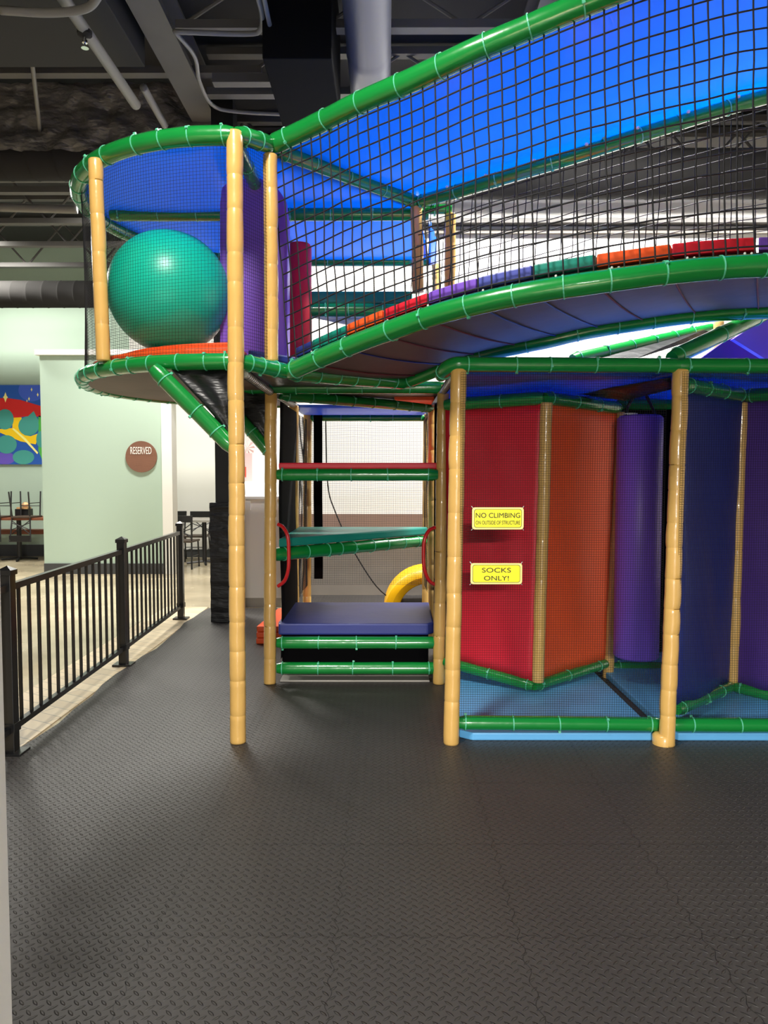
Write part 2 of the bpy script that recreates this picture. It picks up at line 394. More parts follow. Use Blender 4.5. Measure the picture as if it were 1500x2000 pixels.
# deck, pad
dk = [tuple(arc(i/20, 1.2)[:2]) for i in range(21)]
MB().prism(dk+[(XL, Y3), (XL, Y1+.03)], zL-.03, zL+.03).build('deck', M['belly'], tower)
zpt = W(330, 674, Y1).z
pad = [tuple(arc(i/24, 1.165)[:2]) for i in range(2, 23)]
MB().prism(pad+[(-.89, Y3-.06), (-.89, Y1+.06)], zL+.045, zpt).build('floor_pad', M['orange'], tower, bevel=.012)['label'] = 'orange floor pad'
pad2 = [tuple(arc(i/24, 1.0)[:2]) for i in range(2, 23)]
MB().prism(pad2+[(-.9, Y3-.2), (-.9, Y1+.2)], zpt+.001, zpt+.055).build('floor_pad', M['orange'], tower, bevel=.012)['label'] = 'inner orange floor pad under the ball'
# net round the rim
def towerF(u, v):
    p = arc(u, CRR-.015-.012*math.sin(v*math.pi), zL+.04+(zU-zL-.07)*v); w_ = .006
    p.z += w_*noise.noise(Vector((u*9, v*4, 2))); return p
net('net', towerF, 190, 62, .0009, 60, 10, tower)
def sideF(u, v): p = lerp((XL+.03, Y1, 0), (W(529, 283, 4.43).x, 4.43, 0), u); p.z = zL+.04+(zU-zL-.07)*v; return p
net('net', sideF, 15, 62, .0011, 4, 4, tower)
# roof
def roofF(u, v):
    p = lerp(arc(.02+.96*u, CRR-.03, zU), (XL, CY-1.1+2.25*u, zU), v); p.z = zU+.035-.035*math.sin(math.pi*v)-.02*math.sin(math.pi*u); return p
o = grid(roofF, 30, 12).build('roof_panel', M['blue'], tower, smooth=2, solid=.004); o['label'] = 'blue vinyl roof panel'
# braces and gussets
rail([W(300, 719, Y1-.01), W(456, 876, Y1-.01)], .047, tower, .2, name='brace', off=.09)
rail([W(405, 742, Y2), W(528, 886, Y2)], .044, tower, .2, name='brace', off=.3)
def gus(a, b, c):
    def F(u, v):
        p = lerp(lerp(a, b, u), c, v); p.y += .018*math.sin(3*u+5*v)*math.sin(math.pi*v)+.012*math.sin(11*u-6*v)*(1-v); return p
    return grid(F, 12, 10).build('gusset_sheet', M['black'], tower, smooth=2, solid=.003)
gus(W(335, 722, Y1+.02), W(449, 722, Y1+.02), W(449, 846, Y1+.02))
gus(W(420, 755, Y2+.02), W(527, 755, Y2+.02), W(527, 868, Y2+.02))
# ball
BY = 4.81; bc = W(331, 572, BY); br = .384
bc.z = zpt+.055+br+.002
mb = MB(); prof = [(max(.001, br*math.cos(a)), br*math.sin(a)) for a in [math.radians(-90+5*i) for i in range(37)]]
mb.lathe(prof, bc, 48); bo = mb.build('bouncy_ball', M['ball'], smooth=2)
tag(bo, 'very large teal inflatable ball behind the net of the lookout tower', 'ball')
mb = MB().lathe([(.02, 0), (.022, .004), (.008, .012)], (bc.x, bc.y, bc.z+br-.003), 14)
mb.build('plug', M['white'], bo, smooth=True)
# purple foam panel and red roller
fy = 4.95
pts = [W(437, 707, fy), W(437, 410, fy), W(441, 380, fy), W(462, 362, fy), W(515, 362, fy), W(545, 378, fy), W(562, 402, fy), W(567, 440, fy), W(567, 707, fy)]
for p in pts[:1]+pts[-1:]: p.z = zpt
o = MB().slab(pts, -.13).build('foam_panel', M['purple'], tower, bevel=.02)
o['label'] = 'tall purple foam panel with rounded top'
rc = W(585, 600, 5.45)
hb = W(585, 478, 5.45).z
o = MB().lathe([(.02, zpt-zpt), (.082, .0), (.09, .02), (.09, hb-zpt-.02), (.08, hb-zpt)], (rc.x, rc.y, zpt), 28).build('foam_roller', M['red'], tower, smooth=True)
o['label'] = 'red upright foam roller'
# ================================================================== NET BRIDGE
NLp = [(565,726,4.45),(627,699,4.27),(697,670,4.10),(770,643,3.94),(850,615,3.80),(947,590,3.67),(1057,568,3.57),(1177,550,3.51),(1312,532,3.49),(1398,524,3.49),(1487,519,3.50),(1700,517,3.54)]
FLp = [(790,747,5.34),(833,730,5.2),(883,710,5.03),(960,688,4.86),(1060,667,4.72),(1147,647,4.66),(1245,631,4.65),(1357,616,4.65),(1492,607,4.65),(1640,604,4.66)]
NUp = [(530,284,4.45),(610,247,4.31),(705,200,4.08),(805,157,3.88),(922,102,3.70),(1027,57,3.6),(1150,5,3.52),(1290,-48,3.49),(1487,-105,3.50),(1700,-140,3.54)]
FUp = [(815,395,5.34),(900,372,5.0),(990,345,4.8),(1100,312,4.68),(1200,280,4.65),(1300,248,4.65),(1400,217,4.65),(1500,188,4.65),(1640,155,4.66)]
NL = [W(*p) for p in NLp]; FL = [W(*p) for p in FLp]; NU = [W(*p) for p in NUp]; FU = [W(*p) for p in FUp]
bridge = tower; PFX = 'bridge'
rail(NL, .054, bridge, .27); rail(FL, .05, bridge, .27); rail(NU, .058, bridge, .28, off=.12); rail(FU, .045, bridge, .3)
rail([NU[0]+Vector((.03, .05, -.01)), FU[0]], .043, bridge, .25)
rail([NL[0]+Vector((.0, .03, 0)), FL[0]], .052, bridge, .2)
post(W(817, 572, 5.34), W(813, 404, 5.34), .042, bridge, .2)
def brF(u, v): p = lerp(interp(NU, u), interp(FU, u), v); p.z += .045-.03*math.sin(math.pi*v); return p
o = grid(brF, 40, 10).build('roof_panel', M['blue'], bridge, smooth=2, solid=.004); o['label'] = 'bright blue vinyl roof panel'
def bel(u, v): p = lerp(interp(NL, u), interp(FL, u), v); p.z += .015-.02*math.sin(math.pi*v); return p
o = grid(bel, 40, 8).build('belly_sheet', M['belly'], bridge, smooth=2, solid=.004)
def nn(A, B, s, sag=.02):
    def F(u, v):
        p = lerp(interp(B, u), interp(A, u), v); q = Vector((u*14, v*6, s))
        k = math.sin(math.pi*v); p.x += .009*noise.noise(q)*k; p.z += .009*noise.noise(q+Vector((9, 9, 9)))*k; p.y += (sag+.02*noise.noise(q*.5))*k; return p
    return F
nb = net('net', nn(NU, NL, 1), 46, 16, .0044, 80, 20, bridge, 'net', 5)
nf = net('net', nn(FU, FL, 5, -.02), 38, 16, .0031, 70, 18, bridge, 'net', 5)
# foam planks, each its own part
bx = [545, 597, 665, 737, 825, 922, 1032, 1157, 1307, 1477, 1690]
cols = ['navy', 'teal', 'orange', 'red', 'purple', 'peri', 'teal', 'orange', 'red', 'purple']
def t_of_px(P, px):
    lo, hi = 0, 1
    def sx(p):
        q = CR.transposed() @ (p-Vector((0, 0, H))); return 750+FPX*q.x/-q.z
    for _ in range(40):
        m_ = (lo+hi)/2
        if sx(interp(P, m_)) < px: lo = m_
        else: hi = m_
    return (lo+hi)/2
ts = [t_of_px(NL, x) for x in bx]
strapc = ['seam', 'dnavy', 'seam', 'seam', 'dnavy', 'dnavy', 'seam', 'seam', 'seam']
for i, c in enumerate(cols):
    a, b = ts[i]+.0015, ts[i+1]-.0015
    def pp(t, v, dz):
        n_, f_ = interp(NL, t), interp(FL, t); d = (f_-n_); L_ = d.length; p = n_+d*((.05+(L_-.1)*v)/L_); p.z += dz; return p
    k = 4; mb = MB(); vs = []
    for dz in (.085, .145):
        for v in (0, 1):
            for j in range(k+1): vs.append(pp(a+(b-a)*j/k, v, dz))
    n5 = k+1; fs = []
    for j in range(k):
        fs += [(j, n5+j, n5+j+1, j+1), (2*n5+j, 2*n5+j+1, 3*n5+j+1, 3*n5+j), (j, j+1, 2*n5+j+1, 2*n5+j), (n5+j+1, n5+j, 3*n5+j, 3*n5+j+1)]
    fs += [(0, 2*n5, 3*n5, n5), (k, n5+k, 3*n5+k, 2*n5+k)]
    o = mb.add(vs, fs).build('foam_plank', M[c], bridge, bevel=.008)
    o['label'] = {'navy': 'navy', 'teal': 'teal', 'orange': 'orange', 'red': 'red', 'purple': 'purple', 'peri': 'blue'}[c]+' foam plank'
    if i:
        t = ts[i]; P_ = [lerp(interp(NL, t), interp(FL, t), q/6)+Vector((0, 0, .008-.02*math.sin(math.pi*q/6))) for q in range(7)]
        o = MB().tube(P_, .0045, 6).build('seam_cord', M[strapc[i-1]], bridge)
def db(u, v): n_, f_ = interp(NL, u), interp(FL, u); p = lerp(n_, f_, .04+.92*v); p.z += .055; return p
grid(db, 40, 4).build('deck_base', M['blackf'], bridge, smooth=2, solid=.035)
# clips along the bridge rails
for P_ in (NL, FL):
    L_ = plen(P_); s = .2
    while s < L_:
        p = interp(P_, s/L_); r_ = .055 if P_ is NL else .051
        for dx in (0, .04):
            MB().lathe([(.002, 0), (.006, .003), (.006, .01), (.003, .013)], (p.x+dx*.8, p.y, p.z+r_-.004), 8).build('clip', M['lace'], bridge)
        s += .3*R.uniform(.8, 1.2)
L_ = plen(FU); s = .3
while s < L_-.2:
    p = interp(FU, s/L_); MB().lathe([(.002, 0), (.011, .004), (.011, .014), (.003, .02)], (p.x, p.y-.055, p.z+.02), 8).build('clip', M['lace'], bridge); s += .32
# ================================================================== STEP TOWER
st = tower; PFX = 'step_tower'
B2L = WZ(527, 1335, 0); B2R = WZ(857, 1335, 0)
post(B2L, W(529, 768, Y2), .044, st, .2)
post(B2R, W(866, 752, Y2), .044, st, .2)
post((W(573, 1000, Y3).x, Y3, 0), W(574, 792, Y3), .043, st, .25)
post((W(847, 1000, Y3).x, Y3, 0), W(845, 792, Y3), .043, st, .25)
post((W(598, 1000, Y4).x, Y4, 0), W(601, 808, Y4), .045, st, .25)
post((W(832, 1000, Y4).x, Y4, 0), W(834, 808, Y4), .04, st, .25)
post(W(877, 740, Y2), W(880, 418, Y2), .04, st, .2)
post(W(852, 700, Y3), W(852, 515, Y3), .04, st, .2)
fr = Y2-.035
for py in (927, 1255, 1305):
    rail([W(541, py, fr), W(855, py, fr)], .045, st, .27, off=.04, jit=.1)
# navy platform
n0 = W(543, 1218, Y2).z; nb_ = n0-.085
MB().prism([(W(544, 1240, Y2).x, Y2), (W(836, 1240, Y2).x, Y2), (W(848, 1238, Y2).x, Y2+.06), (W(838, 1185, 6.28).x, 6.3), (W(575, 1185, 6.28).x, 6.3), (W(541, 1238, Y2).x, Y2+.08)], nb_, n0).build('foam_deck', M['navy'], st, bevel=.012)['label'] = 'navy foam deck'
# teal triangular platform
ta = W(546, 1083, Y2+.04); tb = W(828, 1056, Y3-.05)
rail([ta+Vector((-.05, -.02, 0)), (ta+tb)/2, tb], .05, st, .17, off=.1)
MB().prism([(ta.x-.0, ta.y-.03), (tb.x+.03, tb.y-.02), (tb.x+.03, Y3), (ta.x, Y3)], ta.z+.055, ta.z+.12).build('foam_deck', M['teal'], st, bevel=.012)['label'] = 'teal triangular foam deck'
# red platform
rz = W(700, 916, Y2).z
MB().prism([(W(545, 900, Y2).x, Y2-.03), (W(853, 900, Y2).x, Y2-.03), (W(853, 900, Y2).x, Y3), (W(545, 900, Y2).x+.8, Y3)], rz, rz+.045).build('foam_deck', M['red'], st, bevel=.01)['label'] = 'red foam deck'
MB().prism([(W(545, 900, Y2).x, Y2-.0), (W(853, 900, Y2).x, Y2-.0), (W(853, 900, Y2).x, Y3), (W(545, 900, Y2).x+.8, Y3)], rz-.03, rz-.002).build('deck_base', M['black'], st)
# top level beams, deck of the bay
zb2 = W(700, 757, Y2).z
rail([W(478, 757, Y2), W(868, 757, Y2)], .045, st, .3)
rail([W(548, 772, Y2+.25), W(845, 797, Y3)], .042, st, .2)
MB().prism([(XL+.0, Y2+.05), (W(868, 757, Y2).x, Y2+.05), (W(845, 797, Y3).x, Y3), (XL, Y3)], zL+.0, zL+.04).build('deck_base', M['black'], st)
MB().prism([(XL+.03, Y1+.12), (-.62, 4.52), (.12, 5.33), (XL+.03, 5.33)], zL-.01, zL+.035).build('deck_base', M['black'], st)
MB().prism([(XL+.04, Y1+.14), (-.62, 4.53), (.10, 5.31), (.30, Y3-.1), (XL+.04, Y3-.1)], zL+.042, zpt-.002).build('floor_pad', M['navy'], st, bevel=.01)
oz = W(800, 777, Y3-.4).z
MB().prism([(W(770, 777, Y3-.5).x, Y3-.5), (W(848, 777, Y3-.5).x, Y3-.5), (W(848, 777, Y3-.5).x, Y3-.1)], oz-.03, oz+.015).build('foam_deck', M['orange'], st, bevel=.006)
for X_, a, b, c in ((0, (478, 730), (529, 766), (600, 806)), (1, (888, 730), (866, 764), (836, 808))):
    rail([W(*a, Y1+.1), W(*b, Y2), W(b[0]+(c[0]-b[0])*.62, b[1]+(c[1]-b[1])*.62, Y3), W(*c, Y4)], .026, st, 0, mat='sleeve', name='side_beam')
    P_ = [W(*a, Y1+.1), W(*b, Y2), W(b[0]+(c[0]-b[0])*.62, b[1]+(c[1]-b[1])*.62, Y3), W(*c, Y4)]
    mb = MB(); hel = []
    for i in range(900):
        t = i/899; p = interp(P_, t); an = t*2*math.pi*60; hel.append(p+Vector((math.cos(an)*.0265, 0, math.sin(an)*.0265)))
    mb.tube(hel, .002, 4); o = mb.build('lacing', M['net'], st)
rail([W(601, 816, Y4), W(834, 816, Y4)], .035, st, .3)
def rf(u, v): return Vector((lerp((-.84, 0, 0), (.38, 0, 0), u).x, Y3+.1+(Y4-Y3-.1)*v, W(700, 812, Y4).z+.01-.03*math.sin(math.pi*v)))
grid(rf, 6, 6).build('roof_panel', M['blued'], st, smooth=2, solid=.004)['label'] = 'blue roof panel over the rear bay'
# upper bay roof and nets
def rf2(u, v):
    a = lerp((XL, Y1+.03, zU), (XL, Y3, zU), v)
    b = lerp(NU[0]+Vector((.02, .03, 0)), FU[0], min(1, v*2)) if v < .5 else lerp(FU[0], (.38, Y3, zU), (v-.5)*2)
    p = lerp(a, b, u); p.z = zU+.04-.035*v-.03*math.sin(math.pi*u)*abs(math.sin(2*math.pi*v)); return p
grid(rf2, 12, 20).build('roof_panel', M['blue'], st, smooth=2, solid=.004)['label'] = 'blue roof panel over the upper bay'
def flat(a, b, z0, z1, wob=.006, seed=0):
    a = Vector(a); b = Vector(b)
    def F(u, v):
        p = lerp(a, b, u); p.z = z0+(z1-z0)*v; q = Vector((u*5, v*6, seed)); k = math.sin(math.pi*u)
        nrm = Vector((-(b-a).y, (b-a).x, 0)).normalized()
        p += nrm*wob*4*noise.noise(q)*k; p.z += wob*noise.noise(q+Vector((5, 5, 5)))*k; return p
    return F
net('net', flat((XL, Y3+.02, 0), (.37, Y3+.02, 0), zL+.05, zU-.03), 55, 58, .0012, 8, 8, st)
net('net', flat((-.84, Y4, 0), (.38, Y4, 0), .35, W(700, 816, Y4).z), 64, 92, .0015, 10, 10, st)
net('net', flat((XL, Y3+.06, 0), (-.84, Y4-.05, 0), .35, 2.1), 52, 76, .0013, 6, 8, st)
net('net', flat((.44, Y3+.06, 0), (.40, Y4-.05, 0), .35, 2.1), 40, 76, .0013, 6, 8, st)
# black side sheet, black flap, then two sheets added for shade
def sh(u, v): return Vector((XL+.055+.008*math.sin(8*v), Y2+.07+(Y3-Y2-.25)*u, .15+(zL-.25)*v))
grid(sh, 6, 12).build('side_sheet', M['blackf'], st, smooth=2, solid=.004)
def sh2(u, v): x = W(614+17*u, 1000, Y4).x; return Vector((x, Y4-.06+.02*math.sin(9*v), .42+(2.15-.42)*v))
grid(sh2, 4, 12).build('side_sheet', M['blackf'], st, smooth=2, solid=.01)
def light_block(u, v): return Vector((XR+.07, 5.45+.8*u, .05+2.05*v))
grid(light_block, 6, 8).build('side_sheet', M['blackf'], st, smooth=2, solid=.004)  # added to stop light leaking into the maze from the step tower
def sh4(u, v): return Vector((-.8+1.12*u, Y2+.2+.01*math.sin(u*30), .005+.4*v))
grid(sh4, 16, 4).build('shade_sheet', M['blackf'], st, smooth=2, solid=.004)  # black sheet standing in for the shade under the navy deck
# upper teal step behind the bridge net
uz = W(700, 606, 5.47).z
rail([W(567, 606, 5.47), W(805, 606, 5.47)], .05, st, .2)
tri = [(W(567, 606, 5.47).x, 5.47), (W(805, 606, 5.47).x, 5.47), (.27, Y3-.05)]
MB().prism(tri, uz-.02, uz+.045).build('deck_base', M['black'], st)
MB().prism(tri, uz+.05, uz+.14).build('foam_deck', M['teal'], st, bevel=.015)['label'] = 'teal upper foam step'
# blue hanging side flap
def fl(u, v): p = lerp(W(838, 425, 5.45), W(850, 460, Y3-.1), u); p.z -= .02+v*(.32-.1*u); p.x += .012*math.sin(14*u); return p
grid(fl, 12, 6).build('side_flap', M['blue'], st, smooth=2, solid=.004)
rail([W(832, 409, Y2), W(882, 409, Y2)], .034, st, .1)
# grab handles
def handle(pp_):
    P_ = [W(x, y, Y2-.06-d) for x, y, d in pp_]; n = 24
    return MB().tube([interp(P_, i/n) for i in range(n+1)], .0135, 10).build('grab_handle', M['handle'], st, smooth=True)
handle([(543, 1024, -.02), (553, 1030, .0), (562, 1048, .02), (564, 1080, .02), (563, 1112, .02), (556, 1134, .0), (543, 1145, -.02)])
handle([(850, 1030, -.02), (838, 1036, .0), (829, 1054, .02), (827, 1082, .02), (829, 1112, .02), (838, 1134, .0), (850, 1142, -.02)])
# threshold
o = MB().prism([(XL+.06, Y2-.03), (XR-.06, Y2-.03), (XR-.06, Y2+.12), (XL+.06, Y2+.12)], .0005, .014).build('floor_threshold', M['sill'], bevel=.004)
tag(o, 'pale grey threshold strip on the floor under the lowest green rail', 'threshold')
# thin rope
P_ = [W(640, 945, 8.2), W(655, 1000, 8.2), W(690, 1075, 8.2), W(735, 1145, 8.2), W(775, 1178, 8.2)]
P_[-1].z = max(P_[-1].z, .01)
o = MB().tube([interp([W(636, 820, 8.2)]+P_, i/30) for i in range(31)], .007, 6).build('rope', M['netf'], st)
# yellow slide mouth
sl = thing('slide', 'bright yellow curved slide mouth behind the navy step', 'slide', (W(838, 1180, 7.95).x, 7.95, 0))
cxs = W(838, 1178, 7.95); ro, ri = .50, .335
mb = MB(); P_ = [Vector((cxs.x+(ro+ri)/2*math.cos(a), 0, .02+(ro+ri)/2*1.0*math.sin(a))) for a in [math.radians(2+176*i/36) for i in range(37)]]
vs = []; fs = []; prof = [(-.5, 0), (-.42, -.05), (0, -.085), (.42, -.05), (.5, 0), (.46, .5), (-.46, .5)]
for i in range(37):
    a = math.radians(1+178*i/36)
    for (dr, dy) in prof:
        rr_ = (ro+ri)/2+dr*(ro-ri); vs.append((cxs.x+rr_*math.cos(a), 8.0+dy, .0+rr_*math.sin(a)))
k = len(prof)
for i in range(36):
    for j in range(k): fs.append((i*k+j, i*k+(j+1) % k, (i+1)*k+(j+1) % k, (i+1)*k+j))
fs.append(tuple(range(k))); fs.append(tuple(36*k+j for j in range(k))[::-1])
MB().add(vs, fs).build('slide_rim', M['yellow'], sl, smooth=True)
vs = []; fs = []
for i in range(25):
    a = math.radians(1+178*i/24)
    for rr_, yy in ((.34, 8.3), (.30, 9.0), (.27, 9.0), (.31, 8.3)): vs.append((cxs.x+rr_*math.cos(a), yy, rr_*math.sin(a)))
for i in range(24):
    for j in range(4): fs.append((i*4+j, (i+1)*4+j, (i+1)*4+(j+1) % 4, i*4+(j+1) % 4))
MB().add(vs, fs).build('slide_tube', M['yellow'], sl, smooth=True)
# ================================================================== FOAM MAZE
mz = tower; PFX = 'maze'
B0 = WZ(881, 1452, 0); C0 = WZ(1302, 1455, 0)
post(B0, W(896, 722, Y1), .0445, mz, .21); pc = post(C0, W(1330, 722, Y1), .044, mz, .17)
MB().lathe([(.0, 0), (.062, 0), (.062, .05), (.048, .062)], (C0.x-.01, C0.y+.02, 0), 20).build('post_foot', M['tan'], mz, smooth=True)
yE, yF = 4.97, 5.5
rail([W(860, 735, 4.35), W(884, 713, Y1), W(960, 712, Y1), W(1330, 714, Y1)], .042, mz, .25)
rail([W(895, 1411, Y1), W(1296, 1415, Y1)], .041, mz, .27, jit=.05, off=.04)
D_u, E_u, F_u = W(870, 791, 5.3), W(1063, 777, yE), W(1208, 797, yF)
D_l, E_l, F_l = W(868, 1292, 5.3), W(1042, 1340, yE), W(1186, 1295, yF)
rail([D_u, E_u], .046, mz, .3); rail([E_u, F_u], .046, mz, .3); rail([D_l, E_l], .038, mz, .35); rail([E_l, F_l], .038, mz, .35)
post(E_l+Vector((.03, 0, .03)), W(1068, 786, yE), .041, mz, .3); post(W(1187, 1333, yF), W(1213, 805, yF), .04, mz, .28)
rail([W(1195, 1303, 5.62), W(1330, 1303, 5.62)], .04, mz, .4); rail([W(1205, 790, 5.6), W(1335, 790, 5.6)], .04, mz, .4)
def panel(a0, a1, b0, b1, col, parent, lab, seed):
    def F(u, v):
        p = lerp(lerp(a0, b0, u), lerp(a1, b1, u), v); d = (b0-a0); n_ = Vector((-d.y, d.x, 0)).normalized()
        q = Vector((u*1.5+v*1.2, v*1.5, seed)); p += n_*(.045*noise.noise(q)+.012*noise.noise(q*4))*math.sin(math.pi*u)**.5; return p
    o = grid(F, 14, 24).build('maze_panel', M[col], parent, smooth=2, solid=.006); o['label'] = lab; return o
dz = Vector((0, 0, .03)); 
panel(D_l+Vector((.03, 0, .02)), D_u-dz, E_l+dz, E_u-dz, 'red', mz, 'red vinyl maze panel', 1)
panel(E_l+dz, E_u-dz, F_l+dz, F_u-dz, 'orange', mz, 'orange vinyl maze panel', 5)
net('net', flat(B0+Vector((.045, .0, 0)), C0+Vector((-.04, .0, 0)), .15, W(1000, 730, Y1).z, .004, 3), 88, 146, .0009, 12, 16, mz)
zr = W(1000, 718, Y1).z
def mr(u, v): return Vector((XR+(1.62-XR)*u, Y1+.05+(6.2-Y1)*v, zr-.015-.02*math.sin(math.pi*v)*math.sin(math.pi*u*2)**2))
grid(mr, 12, 10).build('roof_panel', M['blued'], mz, smooth=2, solid=.004)['label'] = 'blue roof panel'
def bs(u, v):
    p = lerp(lerp(W(1125, 768, 5.3), W(1310, 738, 4.4), u), lerp(W(1220, 782, 5.2), W(1312, 760, 4.5), u), v); p.z += .02*math.sin(9*u)*math.sin(math.pi*v); return p
grid(bs, 12, 5).build('black_sling', M['black'], mz, smooth=2, solid=.005)
def bk(u, v): return Vector((.4+4*u, 6.2+.05*math.sin(20*u), .02+2.1*v))
grid(bk, 30, 4).build('dark_backing', M['blackf'], mz, smooth=2, solid=.006)['label'] = 'black sheet added for the dark behind the maze'  # added black sheet that keeps the space behind the maze dark
# right bay
mz2 = tower
G_u, G_l = W(1452, 773, yE), W(1430, 1340, yE)
rail([W(1322, 714, Y1), W(1700, 716, Y1)], .042, mz2, .3)
rail([W(1308, 1415, Y1), W(1700, 1418, Y1)], .041, mz2, .27, jit=.05, off=.13)
post(G_l+Vector((.0, 0, .03)), W(1448, 786, yE), .04, mz2, .3)
Cu, Cl = W(1336, 752, 4.33), W(1322, 1386, 4.33); Hu, Hl = W(1640, 762, 4.5), W(1640, 1392, 4.5)
rail([Cu, G_u], .045, mz2, .3); rail([Cl, G_l], .038, mz2, .35); rail([G_u, Hu], .045, mz2, .3); rail([G_l, Hl], .038, mz2, .35)
panel(Cl+dz, Cu-dz, G_l+dz, G_u-dz, 'dnavy', mz2, 'navy vinyl maze panel', 9)
panel(G_l+dz, G_u-dz, Hl+dz, Hu-dz, 'dpurple', mz2, 'purple vinyl maze panel', 12)
net('net', flat(C0+Vector((.045, .0, 0)), Vector((2.78, C0.y, 0)), .15, W(1000, 730, Y1).z, .004, 6), 88, 146, .0009, 12, 16, mz2)
def mr2(u, v): return Vector((1.62+(2.8-1.62)*u, Y1+.05+(6.2-Y1)*v, zr-.015))
grid(mr2, 6, 6).build('roof_panel', M['blued'], mz2, smooth=2, solid=.004)['label'] = 'blue roof panel'
# hanging bag
Yb = 5.15; bcx = W(1247, 1000, Yb); zt_ = W(1252, 812, Yb).z; zb_ = W(1245, 1283, Yb).z; rb = .155
bag = thing('hanging_bag', 'purple cylindrical foam bag hanging between the orange panel and the middle tan post', 'punching bag', (bcx.x, Yb, zb_))
mb = MB().lathe([(.01, 0), (rb-.015, 0), (rb, .015), (rb, zt_-zb_-.02), (rb-.02, zt_-zb_), (.01, zt_-zb_)], (bcx.x, Yb, zb_), 32).build('bag_body', M['purple'], bag, smooth=True)
for dx in (-.11, .1):
    MB().tube([(bcx.x+dx, Yb-.02, zt_-.01), (bcx.x+dx*.8, Yb, zt_+.06), (bcx.x+dx*.1, Yb, zt_+.2)], .011, 6).build('strap', M['black'], bag)
MB().tube([(bcx.x, Yb, zt_+.19), (bcx.x, Yb, zr-.03)], .012, 8).build('strap', M['black'], bag)
mb = MB(); mb.tube([(bcx.x-.09+.045*math.cos(a), Yb-.06+.045*math.sin(a), zt_+.008) for a in [i*math.pi/8 for i in range(17)]], .005, 6)
mb.build('ring', M['lace'], bag)['label'] = 'white ring'
# signs
def text(s, w_, h_, cx, y, cz, parent, name='lettering', mat='ink', dep=.0008):
    cu = bpy.data.curves.new('t', 'FONT'); cu.body = s; cu.align_x = 'CENTER'; cu.resolution_u = 6
    ob = bpy.data.objects.new('t', cu); COL.objects.link(ob); bpy.context.view_layer.update()
    me = bpy.data.meshes.new_from_object(ob.evaluated_get(bpy.context.evaluated_depsgraph_get()))
    bpy.data.objects.remove(ob); xs = [v.co.x for v in me.vertices]; ys = [v.co.y for v in me.vertices]
    x0, x1, y0, y1 = min(xs), max(xs), min(ys), max(ys)
    for v in me.vertices:
        X_ = (v.co.x-(x0+x1)/2)/(x1-x0)*w_; Z_ = (v.co.y-(y0+y1)/2)/(y1-y0)*h_; v.co = (cx+X_, y, cz+Z_)
    me.materials.clear(); me.materials.append(M[mat]); o = bpy.data.objects.new(name, me); COL.objects.link(o)
    md = o.modifiers.new('s', 'SOLIDIFY'); md.thickness = dep; md.offset = 0; attach(o, parent); return o
def rrect(cx, cz, w_, h_, r, y0, y1, n=6):
    P_ = []
    for (sx, sz, a0) in ((1, 1, 0), (-1, 1, 90), (-1, -1, 180), (1, -1, 270)):
        for i in range(n+1):
            a = math.radians(a0+90*i/n); P_.append((cx+sx*(w_/2-r)+r*math.cos(a), cz+sz*(h_/2-r)+r*math.sin(a)))
    k = len(P_); vs = [(x, y0, z) for x, z in P_]+[(x, y1, z) for x, z in P_]
    return MB().add(vs, [tuple(range(k)), tuple(range(k, 2*k))[::-1]]+[(i, k+i, k+(i+1) % k, (i+1) % k) for i in range(k)])
def sign(px0_, py0, px1_, py1, rows, lab):
    ys = Y1-.1; a = W(px0_, py1, ys); b = W(px1_, py0, ys); cx, cz = (a.x+b.x)/2, (a.z+b.z)/2; w_, h_ = b.x-a.x, b.z-a.z
    s = thing('sign', lab, 'sign', (cx, ys, a.z))
    rrect(cx, cz, w_, h_, .016, ys, ys+.004).build('sign_border', M['cream'], s)
    rrect(cx, cz, w_*.925, h_*.84, .014, ys-.0008, ys-.0001).build('outline', M['ink'], s)
    rrect(cx, cz, w_*.91, h_*.805, .013, ys-.0014, ys-.0009).build('sign_face', M['signy'], s)
    for (t, fw, fh, fz) in rows: text(t, w_*fw, h_*fh, cx, ys-.0022, cz+h_*fz, s)
    for sx in (-1, 1):
        for sz in (-1, 1): MB().tube([(cx+sx*(w_/2-.012), ys+.002, cz+sz*(h_/2-.012)), (cx+sx*(w_/2+.003), ys+.014, cz+sz*(h_/2+.006))], .002, 5).build('cable_tie', M['lace'], s)
sign(922, 991, 1023, 1034, [('NO CLIMBING', .86, .22, .14), ('ON OUTSIDE OF STRUCTURE', .86, .17, -.19)], 'yellow sign reading NO CLIMBING ON OUTSIDE OF STRUCTURE on the net')
sign(919, 1100, 1020, 1141, [('SOCKS', .56, .22, .17), ('ONLY!', .48, .22, -.21)], 'yellow sign reading SOCKS ONLY on the net')
# blue mats
zt = .045
xa, xb = W(905, 1450, Y1).x, W(1283, 1450, Y1).x
o = MB().prism([(xa+.05, Y1-.02), (xb-.01, Y1-.02), (xb, Y1), (xb, 6.1), (xa-.02, 6.1), (xa-.02, Y1+.03)], -.0, zt).build('floor_mat', M['skyblue'], bevel=.008)
tag(o, 'sky blue floor mat under the red and orange panels', 'mat', 'blue maze mats')
xa, xb = W(1322, 1450, Y1).x, 2.9
o = MB().prism([(xa, Y1-.02), (xb, Y1-.02), (xb, 6.1), (xa-.03, 6.1), (xa-.03, Y1+.03)], -.0, zt).build('floor_mat', M['skyblue'], bevel=.008)
tag(o, 'sky blue floor mat at the right edge under the navy panel', 'mat', 'blue maze mats')
